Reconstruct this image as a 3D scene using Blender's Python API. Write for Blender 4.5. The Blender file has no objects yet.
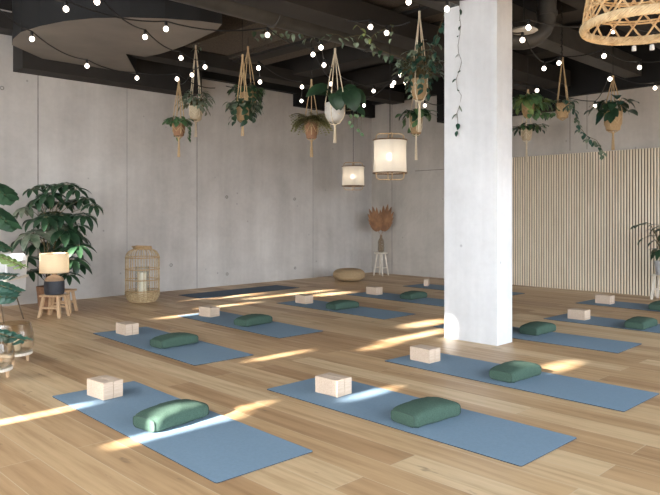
import bpy, math, random
from mathutils import Vector, Matrix, noise
rnd = random.Random(7)
PI = math.pi
sc = bpy.context.scene
col = sc.collection

# ------------------------------------------------------------------ camera frame
FPX, HOR, CAMH = 661.4, 214.3, 1.24
TH = math.radians(44.64)
CAM = Vector((-10.567, -9.437, CAMH))
FWD = Vector((math.sin(TH), math.cos(TH), 0))
RGT = Vector((math.cos(TH), -math.sin(TH), 0))


def atd(u, v, d):
    p = CAM + FWD * d + RGT * ((u - 330) / FPX * d)
    p.z = CAMH + (HOR - v) / FPX * d
    return p


def at(u, v, z=0.0):
    return atd(u, v, FPX * (CAMH - z) / (v - HOR))


def camxy(x, d):
    p = CAM + FWD * d + RGT * x
    return Vector((p.x, p.y, 0))


def on_left(u, v=200):            # point of the long wall (plane y = 0) seen at u, v
    a = FWD + RGT * ((u - 330) / FPX)
    d = -CAM.y / a.y
    return atd(u, v, d)


def on_back(u, v=200):            # point of the back wall (plane x = 0)
    a = FWD + RGT * ((u - 330) / FPX)
    d = -CAM.x / a.x
    return atd(u, v, d)


# ------------------------------------------------------------------ materials
def lin(c):
    return c / 12.92 if c <= 0.04045 else ((c + 0.055) / 1.055) ** 2.4


def rgb(r, g, b):
    return (lin(r / 255), lin(g / 255), lin(b / 255), 1)


class NT:
    def __init__(self, name):
        self.m = bpy.data.materials.new(name)
        self.m.use_nodes = True
        self.t = self.m.node_tree
        self.b = self.t.nodes['Principled BSDF']

    def n(self, typ, **kw):
        x = self.t.nodes.new(typ)
        for k, v in kw.items():
            if k.startswith('i_'):
                x.inputs[k[2:].replace('_', ' ')].default_value = v
            else:
                setattr(x, k, v)
        return x

    def l(self, a, b):
        self.t.links.new(a, b)

    def ramp(self, fac, stops):
        r = self.n('ShaderNodeValToRGB')
        e = r.color_ramp.elements
        while len(e) < len(stops):
            e.new(0.5)
        for x, (p, c) in zip(e, stops):
            x.position = p
            x.color = c
        self.l(fac, r.inputs[0])
        return r.outputs[0]

    def mix(self, fac, a, b, mode='MIX'):
        x = self.n('ShaderNodeMix', data_type='RGBA', blend_type=mode)
        for s, v in ((x.inputs[0], fac), (x.inputs[6], a), (x.inputs[7], b)):
            if isinstance(v, (int, float, tuple)):
                s.default_value = v
            else:
                self.l(v, s)
        return x.outputs[2]

    def coord(self, scale=(1, 1, 1), rot=(0, 0, 0)):
        tc = self.n('ShaderNodeTexCoord')
        mp = self.n('ShaderNodeMapping')
        mp.inputs['Scale'].default_value = scale
        mp.inputs['Rotation'].default_value = rot
        self.l(tc.outputs['Object'], mp.inputs['Vector'])
        return mp.outputs[0]

    def noise(self, vec, scale, detail=3, rough=.55):
        x = self.n('ShaderNodeTexNoise')
        x.inputs['Scale'].default_value = scale
        x.inputs['Detail'].default_value = detail
        x.inputs['Roughness'].default_value = rough
        self.l(vec, x.inputs['Vector'])
        return x.outputs['Fac']

    def bump(self, h, strength=.2, dist=.01):
        b = self.n('ShaderNodeBump')
        b.inputs['Strength'].default_value = strength
        b.inputs['Distance'].default_value = dist
        self.l(h, b.inputs['Height'])
        self.l(b.outputs[0], self.b.inputs['Normal'])


def simple(name, c1, c2=None, scale=30, rough=.6, stretch=(1, 1, 1), bump=0, metal=0, spec=.4, sub=0):
    t = NT(name)
    c2 = c2 or tuple(x * .8 for x in c1[:3]) + (1,)
    v = t.coord(stretch)
    f = t.noise(v, scale)
    t.l(t.ramp(f, [(.3, c2), (.7, c1)]), t.b.inputs['Base Color'])
    t.b.inputs['Roughness'].default_value = rough
    t.b.inputs['Metallic'].default_value = metal
    t.b.inputs['Specular IOR Level'].default_value = spec
    if bump:
        t.bump(f, bump, .004)
    return t.m


def emit(name, c, s):
    t = NT(name)
    t.b.inputs['Base Color'].default_value = c
    t.b.inputs['Emission Color'].default_value = c
    t.b.inputs['Emission Strength'].default_value = s
    return t.m


def m_floor():
    t = NT('oak_planks')
    tc = t.n('ShaderNodeTexCoord')
    mp = t.n('ShaderNodeMapping')
    mp.inputs['Rotation'].default_value = (0, 0, PI / 2)
    mp.inputs['Location'].default_value = (0.3, 0.06, 0)
    t.l(tc.outputs['Object'], mp.inputs['Vector'])

    def brick(c1, c2, mortar, bias=0):
        b = t.n('ShaderNodeTexBrick')
        b.offset = .37
        b.inputs['Color1'].default_value = c1
        b.inputs['Color2'].default_value = c2
        b.inputs['Mortar'].default_value = mortar
        b.inputs['Scale'].default_value = 1
        b.inputs['Mortar Size'].default_value = .0022
        b.inputs['Mortar Smooth'].default_value = .2
        b.inputs['Bias'].default_value = bias
        b.inputs['Brick Width'].default_value = 2.1
        b.inputs['Row Height'].default_value = .2
        t.l(mp.outputs[0], b.inputs['Vector'])
        return b
    b1 = brick((0, 0, 0, 1), (1, 1, 1, 1), (.5, .5, .5, 1))
    plank = t.ramp(b1.outputs['Color'], [(0, FL[0]), (.5, FL[1]), (1, FL[2])])
    # grain, shifted per plank
    mp2 = t.n('ShaderNodeMapping')
    mp2.inputs['Scale'].default_value = (9, .55, 1)
    add = t.n('ShaderNodeVectorMath', operation='MULTIPLY_ADD')
    t.l(b1.outputs['Color'], add.inputs[0])
    add.inputs[1].default_value = (7, 3, 11)
    t.l(tc.outputs['Object'], add.inputs[2])
    t.l(add.outputs[0], mp2.inputs['Vector'])
    g = t.noise(mp2.outputs[0], 2.2, 6, .6)
    c = t.mix(.75, plank, t.ramp(g, [(.3, (.62, .56, .5, 1)), (.5, (.9, .9, .88, 1)), (.7, (1.08, 1.08, 1.08, 1))]), 'MULTIPLY')
    # knots and dark cracks
    mp3 = t.n('ShaderNodeMapping')
    mp3.inputs['Scale'].default_value = (9, 2.6, 1)
    t.l(add.outputs[0], mp3.inputs['Vector'])
    k = t.noise(mp3.outputs[0], 1.35, 3, .6)
    c = t.mix(t.ramp(k, [(.68, (0, 0, 0, 1)), (.76, (.75, .75, .75, 1))]), c, (.13, .075, .04, 1))
    c = t.mix(b1.outputs['Fac'], c, (.55, .42, .27, 1))
    t.l(c, t.b.inputs['Base Color'])
    rr = t.ramp(g, [(.3, (.5, .5, .5, 1)), (.7, (.38, .38, .38, 1))])
    t.l(rr, t.b.inputs['Roughness'])
    t.b.inputs['Specular IOR Level'].default_value = .45
    t.bump(g, .05, .002)
    return t.m


FL = [rgb(167, 130, 92), rgb(191, 156, 115), rgb(207, 178, 139)]


def m_concrete(name, c1, c2, axis):
    t = NT(name)
    v = t.coord((1, 1, 1))
    vs = t.coord((2.2, 2.2, .16))
    a = t.noise(v, .9, 5, .62)
    s = t.noise(vs, 1.5, 4, .6)
    p = t.noise(v, 14, 4, .6)
    c = t.ramp(a, [(.3, c2), (.68, c1)])
    c = t.mix(.4, c, t.ramp(s, [(.3, (.72, .71, .7, 1)), (.65, (1.08, 1.08, 1.08, 1))]), 'MULTIPLY')
    c = t.mix(.2, c, t.ramp(p, [(.35, (.82, .82, .82, 1)), (.6, (1.03, 1.03, 1.03, 1))]), 'MULTIPLY')
    vo = t.n('ShaderNodeTexVoronoi')
    vo.inputs['Scale'].default_value = 3
    t.l(v, vo.inputs['Vector'])
    c = t.mix(t.ramp(vo.outputs['Distance'], [(.02, (.5, .5, .5, 1)), (.06, (0, 0, 0, 1))]), c, (.1, .1, .1, 1))
    t.l(c, t.b.inputs['Base Color'])
    t.b.inputs['Roughness'].default_value = .75
    t.b.inputs['Specular IOR Level'].default_value = .25
    t.bump(p, .12, .004)
    return t.m


def m_glass(name, tint=(1, 1, 1, 1)):
    t = NT(name)
    out = t.t.nodes['Material Output']
    tr = t.n('ShaderNodeBsdfTransparent')
    tr.inputs[0].default_value = tint
    gl = t.n('ShaderNodeBsdfGlossy')
    gl.inputs['Roughness'].default_value = .04
    lw = t.n('ShaderNodeLayerWeight')
    lw.inputs['Blend'].default_value = .18
    mx = t.n('ShaderNodeMixShader')
    t.l(lw.outputs['Facing'], mx.inputs[0])
    t.l(tr.outputs[0], mx.inputs[1])
    t.l(gl.outputs[0], mx.inputs[2])
    t.l(mx.outputs[0], out.inputs[0])
    return t.m


def m_shade(name, c, trans=.5, clear=.0, weave=260):
    t = NT(name)
    out = t.t.nodes['Material Output']
    df = t.n('ShaderNodeBsdfDiffuse')
    tl = t.n('ShaderNodeBsdfTranslucent')
    f = t.noise(t.coord((1, 1, 2)), weave, 2)
    cc = t.ramp(f, [(.3, tuple(x * .85 for x in c[:3]) + (1,)), (.7, c)])
    t.l(cc, df.inputs[0])
    t.l(cc, tl.inputs[0])
    m1 = t.n('ShaderNodeMixShader')
    m1.inputs[0].default_value = trans
    t.l(df.outputs[0], m1.inputs[1])
    t.l(tl.outputs[0], m1.inputs[2])
    tr = t.n('ShaderNodeBsdfTransparent')
    m2 = t.n('ShaderNodeMixShader')
    m2.inputs[0].default_value = clear
    t.l(m1.outputs[0], m2.inputs[1])
    t.l(tr.outputs[0], m2.inputs[2])
    t.l(m2.outputs[0], out.inputs[0])
    return t.m


def m_leaf(name, c1, c2, rough=.4, trans=0):
    t = NT(name)
    f = t.noise(t.coord((1, 1, 1)), 9, 3)
    t.l(t.ramp(f, [(.32, c2), (.68, c1)]), t.b.inputs['Base Color'])
    t.b.inputs['Roughness'].default_value = rough
    t.b.inputs['Specular IOR Level'].default_value = .5
    return t.m


M = {}
M['floor'] = m_floor()
M['concrete'] = m_concrete('concrete', rgb(201, 195, 188), rgb(176, 169, 162), 0)
M['concrete_back'] = m_concrete('concrete_warm', rgb(196, 188, 178), rgb(172, 164, 154), 0)
M['column'] = m_concrete('painted_concrete', rgb(214, 214, 214), rgb(196, 196, 196), 0)
M['seam'] = simple('panel_seam', rgb(150, 144, 138), rgb(112, 107, 102), 6, .9)
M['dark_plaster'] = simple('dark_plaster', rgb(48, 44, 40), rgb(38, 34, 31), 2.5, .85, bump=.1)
M['bulkhead'] = simple('underside_lit_plaster', rgb(122, 114, 105), rgb(106, 99, 91), 1.6, .85, bump=.05)  # underside colour, lightened to stand in for floor bounce
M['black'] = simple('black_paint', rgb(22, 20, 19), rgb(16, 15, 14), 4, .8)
M['woodwool'] = simple('wood_wool_board', rgb(92, 82, 72), rgb(66, 58, 50), 90, .95, (1, .3, 1), .6)
M['duct'] = simple('duct_metal', rgb(74, 71, 67), rgb(60, 57, 53), 6, .5, metal=.3)
M['cable'] = simple('black_cable', rgb(22, 20, 19), rgb(15, 14, 13), 30, .6)
M['mat'] = simple('mat_rubber', rgb(118, 138, 153), rgb(112, 132, 147), 60, .8, bump=.25, spec=.25)
M['mat_shaded'] = simple('mat_rubber_shaded', rgb(84, 98, 112), rgb(80, 94, 108), 60, .8, bump=.25, spec=.25)  # darker copy of the mat rubber, shade painted in for the wall-side mat
M['mat_dark'] = simple('mat_underside_shadow', rgb(40, 46, 56), rgb(34, 40, 48), 60, .9)  # dark underside; its sides double as a painted shadow line
M['block'] = simple('block_wood', rgb(200, 178, 156), rgb(184, 160, 138), 12, .6, (8, 1, 8), .05)
M['bolster'] = simple('bolster_cotton', rgb(70, 90, 77), rgb(56, 75, 64), 160, .9, bump=.3, spec=.2)
M['piping'] = simple('bolster_piping', rgb(56, 74, 64), rgb(48, 64, 55), 160, .9)
M['rattan'] = simple('rattan', rgb(190, 160, 118), rgb(156, 124, 84), 40, .55)
M['rattan_pale'] = simple('rattan_pale', rgb(198, 176, 138), rgb(160, 134, 98), 30, .6)
M['bamboo'] = simple('bamboo', rgb(112, 84, 58), rgb(86, 62, 42), 25, .5)
M['bamboo_pale'] = simple('bamboo_pale', rgb(188, 160, 122), rgb(156, 128, 94), 25, .5)
M['jute'] = simple('jute_cord', rgb(196, 168, 128), rgb(160, 132, 96), 120, .95)
M['cotton'] = simple('cotton_cord', rgb(222, 208, 182), rgb(196, 178, 150), 120, .95)
M['terracotta'] = simple('terracotta', rgb(148, 110, 82), rgb(122, 88, 64), 18, .85)
M['tan_pot'] = simple('tan_basket', rgb(176, 148, 112), rgb(146, 118, 84), 90, .9, (1, 1, 3), .4)
M['beige_pot'] = simple('beige_pot', rgb(196, 180, 152), rgb(172, 156, 130), 60, .9, (1, 1, 3), .3)
M['white_pot'] = simple('white_ceramic', rgb(196, 190, 180), rgb(178, 172, 162), 20, .5)
M['grey_pot'] = simple('grey_ceramic', rgb(190, 190, 192), rgb(168, 168, 170), 20, .5)
M['soil'] = simple('soil', rgb(52, 40, 30), rgb(34, 26, 20), 60, .95)
M['wood'] = simple('pale_wood', rgb(208, 176, 140), rgb(182, 146, 108), 14, .6, (6, 6, 1))
M['wood_white'] = simple('bleached_wood', rgb(222, 212, 196), rgb(198, 186, 168), 14, .6, (6, 6, 1))
M['slat'] = simple('oak_slats', rgb(234, 218, 194), rgb(218, 200, 174), 5, .6, (6, 6, .5))
M['felt'] = simple('dark_felt', rgb(40, 31, 26), rgb(32, 25, 21), 60, .95)
M['charcoal'] = simple('charcoal_glaze', rgb(58, 59, 64), rgb(46, 47, 52), 14, .6)
M['taupe'] = simple('taupe_glaze', rgb(158, 132, 106), rgb(138, 112, 88), 14, .6)
M['linen'] = m_shade('lamp_linen', rgb(232, 216, 188), .55, 0)
M['paper'] = m_shade('lantern_cloth', rgb(242, 236, 224), .5, .10)
M['diffuser'] = m_shade('diffuser_sheet', rgb(148, 151, 155), .9, 0)  # for an unseen translucent sheet that spreads added side light
M['glass'] = m_glass('clear_glass', (.97, .98, .97, 1))
M['smoke_glass'] = m_glass('smoked_glass', (.88, .84, .78, 1))
M['wax'] = simple('candle_wax', rgb(240, 232, 214), rgb(228, 218, 198), 10, .5)
M['wick'] = simple('wick', rgb(40, 34, 30), None, 10, .9)
M['pouf'] = simple('pouf_weave', rgb(178, 152, 116), rgb(138, 114, 82), 70, .95, (1, 1, 2.5), .5)
M['upholstery'] = simple('grey_upholstery', rgb(216, 214, 212), rgb(200, 198, 196), 120, .9, bump=.2)
M['bronze'] = simple('bronze_wire', rgb(120, 100, 78), rgb(96, 78, 60), 20, .45, metal=.7)
M['dry'] = m_leaf('dried_palm', rgb(150, 108, 72), rgb(112, 76, 50), .8)
M['leaf_dark'] = m_leaf('leaf_dark', rgb(48, 74, 48), rgb(28, 50, 34), .38)
M['leaf_teal'] = m_leaf('leaf_teal', rgb(50, 84, 68), rgb(30, 58, 48), .3)
M['leaf_mid'] = m_leaf('leaf_mid', rgb(92, 122, 76), rgb(58, 90, 56), .45)
M['leaf_lime'] = m_leaf('leaf_lime', rgb(124, 142, 84), rgb(92, 112, 60), .45)
M['leaf_sage'] = m_leaf('leaf_sage', rgb(122, 134, 110), rgb(84, 100, 80), .6)
M['leaf_variegated'] = m_leaf('leaf_variegated', rgb(128, 130, 110), rgb(66, 82, 60), .5)
M['leaf_fern'] = m_leaf('leaf_fern', rgb(150, 146, 92), rgb(112, 114, 68), .6)
M['stem'] = simple('stem', rgb(104, 92, 62), rgb(76, 66, 44), 20, .8)
M['bulb'] = emit('bulb_glow', (1, .87, .74, 1), 5)
M['hotbulb'] = emit('lantern_bulb', (1, .84, .66, 1), 10)
M['flame'] = emit('flame', (1, .75, .4, 1), 6)
M['fixture_white'] = simple('white_metal', rgb(214, 212, 208), rgb(200, 198, 194), 10, .5)


# ------------------------------------------------------------------ mesh builder
class MB:
    def __init__(s):
        s.v = []
        s.f = []
        s.mi = []

    def add(s, vs, fs, mi=0):
        o = len(s.v)
        s.v += [Vector(x) for x in vs]
        s.f += [tuple(i + o for i in f) for f in fs]
        s.mi += [mi] * len(fs)
        return s

    def box(s, a, b, mi=0, mat=None):
        x0, y0, z0 = a
        x1, y1, z1 = b
        vs = [(x0, y0, z0), (x1, y0, z0), (x1, y1, z0), (x0, y1, z0), (x0, y0, z1), (x1, y0, z1), (x1, y1, z1), (x0, y1, z1)]
        if mat is not None:
            vs = [mat @ Vector(v) for v in vs]
        return s.add(vs, [(0, 3, 2, 1), (4, 5, 6, 7), (0, 1, 5, 4), (1, 2, 6, 5), (2, 3, 7, 6), (3, 0, 4, 7)], mi)

    def rbox(s, a, b, r=.006, mi=0, mat=None):
        """box with chamfered edges"""
        x0, y0, z0 = a
        x1, y1, z1 = b
        cx, cy, cz = (x0 + x1) / 2, (y0 + y1) / 2, (z0 + z1) / 2
        hx, hy, hz = (x1 - x0) / 2, (y1 - y0) / 2, (z1 - z0) / 2
        vs = []
        idx = {}
        for sx in (-1, 1):
            for sy in (-1, 1):
                for sz in (-1, 1):
                    for ax in range(3):
                        p = [sx * (hx - r), sy * (hy - r), sz * (hz - r)]
                        p[ax] = (sx * hx, sy * hy, sz * hz)[ax]
                        idx[(sx, sy, sz, ax)] = len(vs)
                        q = Vector((cx + p[0], cy + p[1], cz + p[2]))
                        vs.append(mat @ q if mat is not None else q)
        fs = []
        for sg in (-1, 1):
            fs.append([idx[(sg, a_, b_, 0)] for a_, b_ in ((-1, -1), (1, -1), (1, 1), (-1, 1))])
            fs.append([idx[(a_, sg, b_, 1)] for a_, b_ in ((-1, -1), (1, -1), (1, 1), (-1, 1))])
            fs.append([idx[(a_, b_, sg, 2)] for a_, b_ in ((-1, -1), (1, -1), (1, 1), (-1, 1))])
        for s1 in (-1, 1):
            for s2 in (-1, 1):
                fs.append([idx[(s1, s2, -1, 0)], idx[(s1, s2, 1, 0)], idx[(s1, s2, 1, 1)], idx[(s1, s2, -1, 1)]])
                fs.append([idx[(s1, -1, s2, 0)], idx[(s1, 1, s2, 0)], idx[(s1, 1, s2, 2)], idx[(s1, -1, s2, 2)]])
                fs.append([idx[(-1, s1, s2, 1)], idx[(1, s1, s2, 1)], idx[(1, s1, s2, 2)], idx[(-1, s1, s2, 2)]])
        for sx in (-1, 1):
            for sy in (-1, 1):
                for sz in (-1, 1):
                    fs.append([idx[(sx, sy, sz, 0)], idx[(sx, sy, sz, 1)], idx[(sx, sy, sz, 2)]])
        return s.add(vs, [tuple(f) for f in fs], mi)

    def tube(s, pts, r, n=6, mi=0, closed=False):
        pts = [Vector(p) for p in pts]
        k = len(pts)
        rs = r if isinstance(r, (list, tuple)) else [r] * k
        vs = []
        nrm = None
        for i in range(k):
            if closed:
                t = pts[(i + 1) % k] - pts[i - 1]
            else:
                t = pts[min(i + 1, k - 1)] - pts[max(i - 1, 0)]
            if t.length < 1e-9:
                t = Vector((0, 0, 1))
            t.normalize()
            if nrm is None:
                nrm = t.orthogonal().normalized()
            else:
                nrm = nrm - t * nrm.dot(t)
                if nrm.length < 1e-6:
                    nrm = t.orthogonal()
                nrm.normalize()
            b = t.cross(nrm)
            for j in range(n):
                a = 2 * PI * j / n
                vs.append(pts[i] + (nrm * math.cos(a) + b * math.sin(a)) * rs[i])
        fs = []
        for i in range(k if closed else k - 1):
            i2 = (i + 1) % k
            for j in range(n):
                j2 = (j + 1) % n
                fs.append((i * n + j, i * n + j2, i2 * n + j2, i2 * n + j))
        if not closed:
            fs.append(tuple(range(n))[::-1])
            fs.append(tuple((k - 1) * n + j for j in range(n)))
        return s.add(vs, fs, mi)

    def lathe(s, prof, n=24, c=(0, 0, 0), mi=0, wob=None):
        c = Vector(c)
        vs = []
        k = len(prof)
        for i, (r, z) in enumerate(prof):
            for j in range(n):
                a = 2 * PI * j / n
                q = r * (wob(a, z) if wob else 1)
                vs.append(c + Vector((q * math.cos(a), q * math.sin(a), z)))
        fs = []
        for i in range(k - 1):
            for j in range(n):
                j2 = (j + 1) % n
                fs.append((i * n + j, i * n + j2, (i + 1) * n + j2, (i + 1) * n + j))
        if prof[0][0] > 1e-6:
            fs.append(tuple(range(n))[::-1])
        if prof[-1][0] > 1e-6:
            fs.append(tuple((k - 1) * n + j for j in range(n)))
        return s.add(vs, fs, mi)

    def shell(s, prof, n=24, c=(0, 0, 0), mi=0):
        """open surface of revolution, no caps"""
        k0 = len(s.f)
        s.lathe(prof, n, c, mi)
        del s.f[k0 + (len(prof) - 1) * n:]
        del s.mi[k0 + (len(prof) - 1) * n:]
        return s

    def sphere(s, c, r, n=10, mi=0, sq=(1, 1, 1)):
        prof = [(max(1e-5, r * math.sin(PI * i / n)), -r * math.cos(PI * i / n)) for i in range(n + 1)]
        o = len(s.v)
        s.lathe(prof, n + 4, (0, 0, 0), mi)
        for i in range(o, len(s.v)):
            v = s.v[i]
            s.v[i] = Vector((v.x * sq[0] + c[0], v.y * sq[1] + c[1], v.z * sq[2] + c[2]))
        return s

    def prism(s, pts, z0, z1, mi=0):
        k = len(pts)
        vs = [(p[0], p[1], z0) for p in pts] + [(p[0], p[1], z1) for p in pts]
        fs = [tuple(range(k))[::-1], tuple(range(k, 2 * k))]
        fs += [(i, (i + 1) % k, (i + 1) % k + k, i + k) for i in range(k)]
        return s.add(vs, fs, mi)

    def leaf(s, base, d, up, L, W, shape='oval', bend=.4, seg=6, fold=.15, mi=0):
        """one leaf blade: a curved, folded strip"""
        base = Vector(base)
        d = Vector(d).normalized()
        up = Vector(up)
        side = d.cross(up)
        if side.length < 1e-4:
            side = d.orthogonal()
        side.normalize()
        up = side.cross(d).normalized()
        vs = []
        p = base.copy()
        t = d.copy()
        for i in range(seg + 1):
            x = i / seg
            if shape == 'heart':
                w = W * .5 * (math.sin(PI * min(1, x * .86 + .14)) ** .7) * (1.15 - .5 * x)
                if i == seg:
                    w = .0005
            elif shape == 'strap':
                w = W * .5 * (min(1, .35 + 3 * x)) * (1 - x ** 4) + .0004
            else:
                w = W * .5 * math.sin(PI * (.04 + .94 * x ** .85)) ** .8
            vs += [p - side * w + up * fold * w, p.copy(), p + side * w + up * fold * w]
            ang = -bend / seg
            t = (Matrix.Rotation(ang, 3, side) @ t)
            up = side.cross(t).normalized()
            p = p + t * (L / seg)
        fs = []
        for i in range(seg):
            a = i * 3
            fs += [(a, a + 1, a + 4, a + 3), (a + 1, a + 2, a + 5, a + 4)]
        return s.add(vs, fs, mi)

    def build(s, name, mats, parent=None, smooth=True, loc=None):
        me = bpy.data.meshes.new(name)
        vs = s.v if loc is None else [v - Vector(loc) for v in s.v]
        me.from_pydata([tuple(v) for v in vs], [], s.f)
        if not isinstance(mats, (list, tuple)):
            mats = [mats]
        for m in mats:
            me.materials.append(m)
        me.polygons.foreach_set('material_index', s.mi)
        if smooth:
            me.polygons.foreach_set('use_smooth', [True] * len(s.f))
            me.set_sharp_from_angle(angle=math.radians(38))
        me.update()
        o = bpy.data.objects.new(name, me)
        col.objects.link(o)
        if loc is not None:
            o.location = loc
        if parent:
            o.parent = parent
        return o


def tag(o, label, cat, group=None, kind=None):
    o['label'] = label
    o['category'] = cat
    if group:
        o['group'] = group
    if kind:
        o['kind'] = kind
    return o


def thing(name, label, cat, loc=(0, 0, 0), rz=0, group=None):
    o = bpy.data.objects.new(name, None)
    col.objects.link(o)
    o.empty_display_size = .1
    o.location = loc
    o.rotation_euler = (0, 0, rz)
    return tag(o, label, cat, group)


def struct(name, mb, m, smooth=False):
    o = mb.build(name, m, smooth=smooth)
    o['kind'] = 'structure'
    return o


def dup(root, loc, rz, label, group=None):
    r = root.copy()
    col.objects.link(r)
    r.location = loc
    r.rotation_euler = (0, 0, rz)
    r['label'] = label
    if group:
        r['group'] = group
    for ch in list(root.children):
        c = ch.copy()
        col.objects.link(c)
        c.parent = r
        for g in ch.children:
            e = g.copy()
            col.objects.link(e)
            e.parent = c
    return r


# ------------------------------------------------------------------ the room
XW, YW, ZC = -12.2, -12.4, 4.0     # window walls and ceiling height
struct('floor', MB().box((XW, YW, -.12), (.3, .3, 0)), M['floor'])
struct('ceiling', MB().box((XW, YW, ZC), (.3, .3, ZC + .15)), M['black'])

wl = MB().box((XW, 0, 0), (.3, .3, ZC))
for u, w in ((38, .007), (127, .003), (197, .006), (313, .003)):
    x = on_left(u).x
    wl.box((x - w, -.0015, 0), (x + w, .01, 3.6), 1)
for u, v in ((2, 88), (171, 265), (227, 274), (226.7, 197), (294.5, 199), (295, 268)):
    p = on_left(u, v)
    ring = [(p.x + .022 * math.cos(a * PI / 8), -.003, p.z + .022 * math.sin(a * PI / 8)) for a in range(16)]
    wl.tube(ring, .006, 5, 1, True)
struct('wall_left', wl, [M['concrete'], M['seam']])

wb = MB().box((0, YW, 0), (.3, 0, ZC))
for u, z0, z1 in ((392, 0, 3.6), (570, 2.3, 3.2), (587, 2.3, 3.2)):
    y = on_back(u).y
    wb.box((-.0015, y - .006, z0), (.01, y + .006, z1), 1)
for v0, u0, u1 in ((171, 415, 444),):
    a, b = on_back(u0, v0), on_back(u1, v0)
    wb.box((-.0015, b.y, a.z - .006), (.01, a.y, a.z + .006), 1)
struct('wall_back', wb, [M['concrete_back'], M['seam']])

# sun: travels along the long wall
SX, SY, SZ = 1.0, -.012, -.36
PATCH = [  # floor patches of sun: pixel start, pixel end, width across
    ((-30, 431), (92, 402), .10), ((118, 445.5), (238, 414), .12), ((205, 420), (262, 402), .08),
    ((70, 312), (108, 305), .10), ((165, 318), (203, 313), .12), ((178, 303), (256, 293), .16), ((205, 309), (250, 302), .1),
    ((262, 300), (318, 289), .14), ((318, 296), (344, 292), .2),
    ((352, 399), (392, 388), .09), ((385, 342), (446, 330), .13), ((410, 326), (446, 320), .2),
    ((543, 369.5), (574, 363.5), .15), ((258, 361), (302, 350), .07), ((370, 349), (392, 343), .1),
]
holes = []
for (a, b, w) in PATCH:
    A, B = at(*a), at(*b)
    y = (A.y + B.y) / 2
    x0, x1 = min(A.x, B.x), max(A.x, B.x)
    k = (x0 + x1) / 2 - XW
    yy = y - SY * k
    holes.append((yy - w / 2, yy + w / 2, -SZ * (x0 - XW), -SZ * (x1 - XW)))
holes.append((-5.53, -5.44, 2.60, 2.74))
holes.append((YW + .3, -9.3, .3, 3.3))     # unseen tall window beside the camera, added for more daylight


def holed(lo, hi, z1, holes, place):
    ys = sorted({lo, hi} | {h[0] for h in holes} | {h[1] for h in holes})
    zs = sorted({0, z1} | {h[2] for h in holes} | {h[3] for h in holes})
    mb = MB()
    for a, b in zip(ys, ys[1:]):
        run = None
        for c, d in zip(zs, zs[1:]):
            m, q = (a + b) / 2, (c + d) / 2
            solid = not any(h[0] < m < h[1] and h[2] < q < h[3] for h in holes)
            if solid:
                run = (run[0], d) if run else (c, d)
            if run and (not solid or d == z1):
                p0, p1 = place(a, run[0]), place(b, run[1])
                lo_, hi_ = tuple(map(min, p0[0], p1[0])), tuple(map(max, p0[1], p1[1]))
                if hi_[0] - lo_[0] < 1e-6:
                    x_ = lo_[0]
                    mb.add([(x_, lo_[1], lo_[2]), (x_, hi_[1], lo_[2]), (x_, hi_[1], hi_[2]), (x_, lo_[1], hi_[2])], [(0, 1, 2, 3)])
                else:
                    mb.box(lo_, hi_)
                run = None
    return mb


DIFFUSER = (-9.2, -.6, .25, 3.45)
def pl(y, z):
    return ((XW - .03, y, z), (XW, y, z))
struct('wall_sun_mask', holed(YW, .3, ZC, holes + [DIFFUSER], pl), M['concrete'])  # unseen wall, its slits shaped to cast the sun patches
struct('window_5', holed(DIFFUSER[0], DIFFUSER[1], DIFFUSER[3], holes + [(DIFFUSER[0], DIFFUSER[1], 0, DIFFUSER[2])], lambda y, z: ((XW - .012, y, z), (XW - .012, y, z))), M['diffuser'])  # unseen sheet added to bring soft daylight in from this side
WIN = [(x, x + 2.75, .08, 3.5) for x in (-12.0, -9.05, -6.1, -3.15)]
struct('wall_front', holed(XW, .3, ZC, WIN, lambda x, z: ((x, YW - .15, z), (x, YW, z))), M['concrete'])
for i, (x0, x1, z0, z1) in enumerate(WIN):
    fr = MB()
    for a, b in (((x0, z0), (x1, z0 + .06)), ((x0, z1 - .06), (x1, z1)), ((x0, z0), (x0 + .06, z1)), ((x1 - .06, z0), (x1, z1)),
                 (((x0 + x1) / 2 - .03, z0), ((x0 + x1) / 2 + .03, z1))):
        fr.box((a[0], YW - .1, a[1]), (b[0], YW - .04, b[1]))
    struct('window_%d' % (i + 1), fr, M['black'])

# column
p = at(497, 346)
CX0, CY0 = p.x, p.y
struct('column', MB().box((CX0, CY0, 0), (CX0 + .275, CY0 + .60, ZC)), M['column'])

# ceiling bands, bulkhead, beams, ducts
X1, X2, X3 = on_left(13).x, on_left(190).x, on_left(293).x
struct('ceiling_band', MB().box((X1, -.35, 3.18), (X2, 0, ZC)), M['dark_plaster'])
struct('ceiling_band', MB().box((X3, -.12, 3.29), (-.02, 0, ZC)), M['black'])
Y1, Y2 = on_back(513).y, on_back(568).y
struct('ceiling_band', MB().box((-.35, Y2, 2.98), (0, Y1 + 1.4, ZC)), M['black'])
struct('ceiling_band', MB().box((-.12, YW, 3.19), (0, Y2, ZC)), M['black'])
struct('ceiling_band', MB().box((-.12, Y1 + 1.4, 3.56), (0, -.02, ZC)), M['black'])
struct('ceiling_band', MB().box((X2, -.12, 3.52), (X3, 0, ZC)), M['black'])
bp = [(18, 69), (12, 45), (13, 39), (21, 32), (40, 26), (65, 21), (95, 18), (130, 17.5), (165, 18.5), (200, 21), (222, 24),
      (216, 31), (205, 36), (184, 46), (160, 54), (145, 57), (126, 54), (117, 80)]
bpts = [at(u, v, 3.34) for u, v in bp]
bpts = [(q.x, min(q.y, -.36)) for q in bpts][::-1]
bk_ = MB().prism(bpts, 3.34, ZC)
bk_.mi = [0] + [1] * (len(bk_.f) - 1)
struct('ceiling_bulkhead', bk_, [M['bulkhead'], M['black']])  # light underside and black sides put the light and shade into the colours


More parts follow.
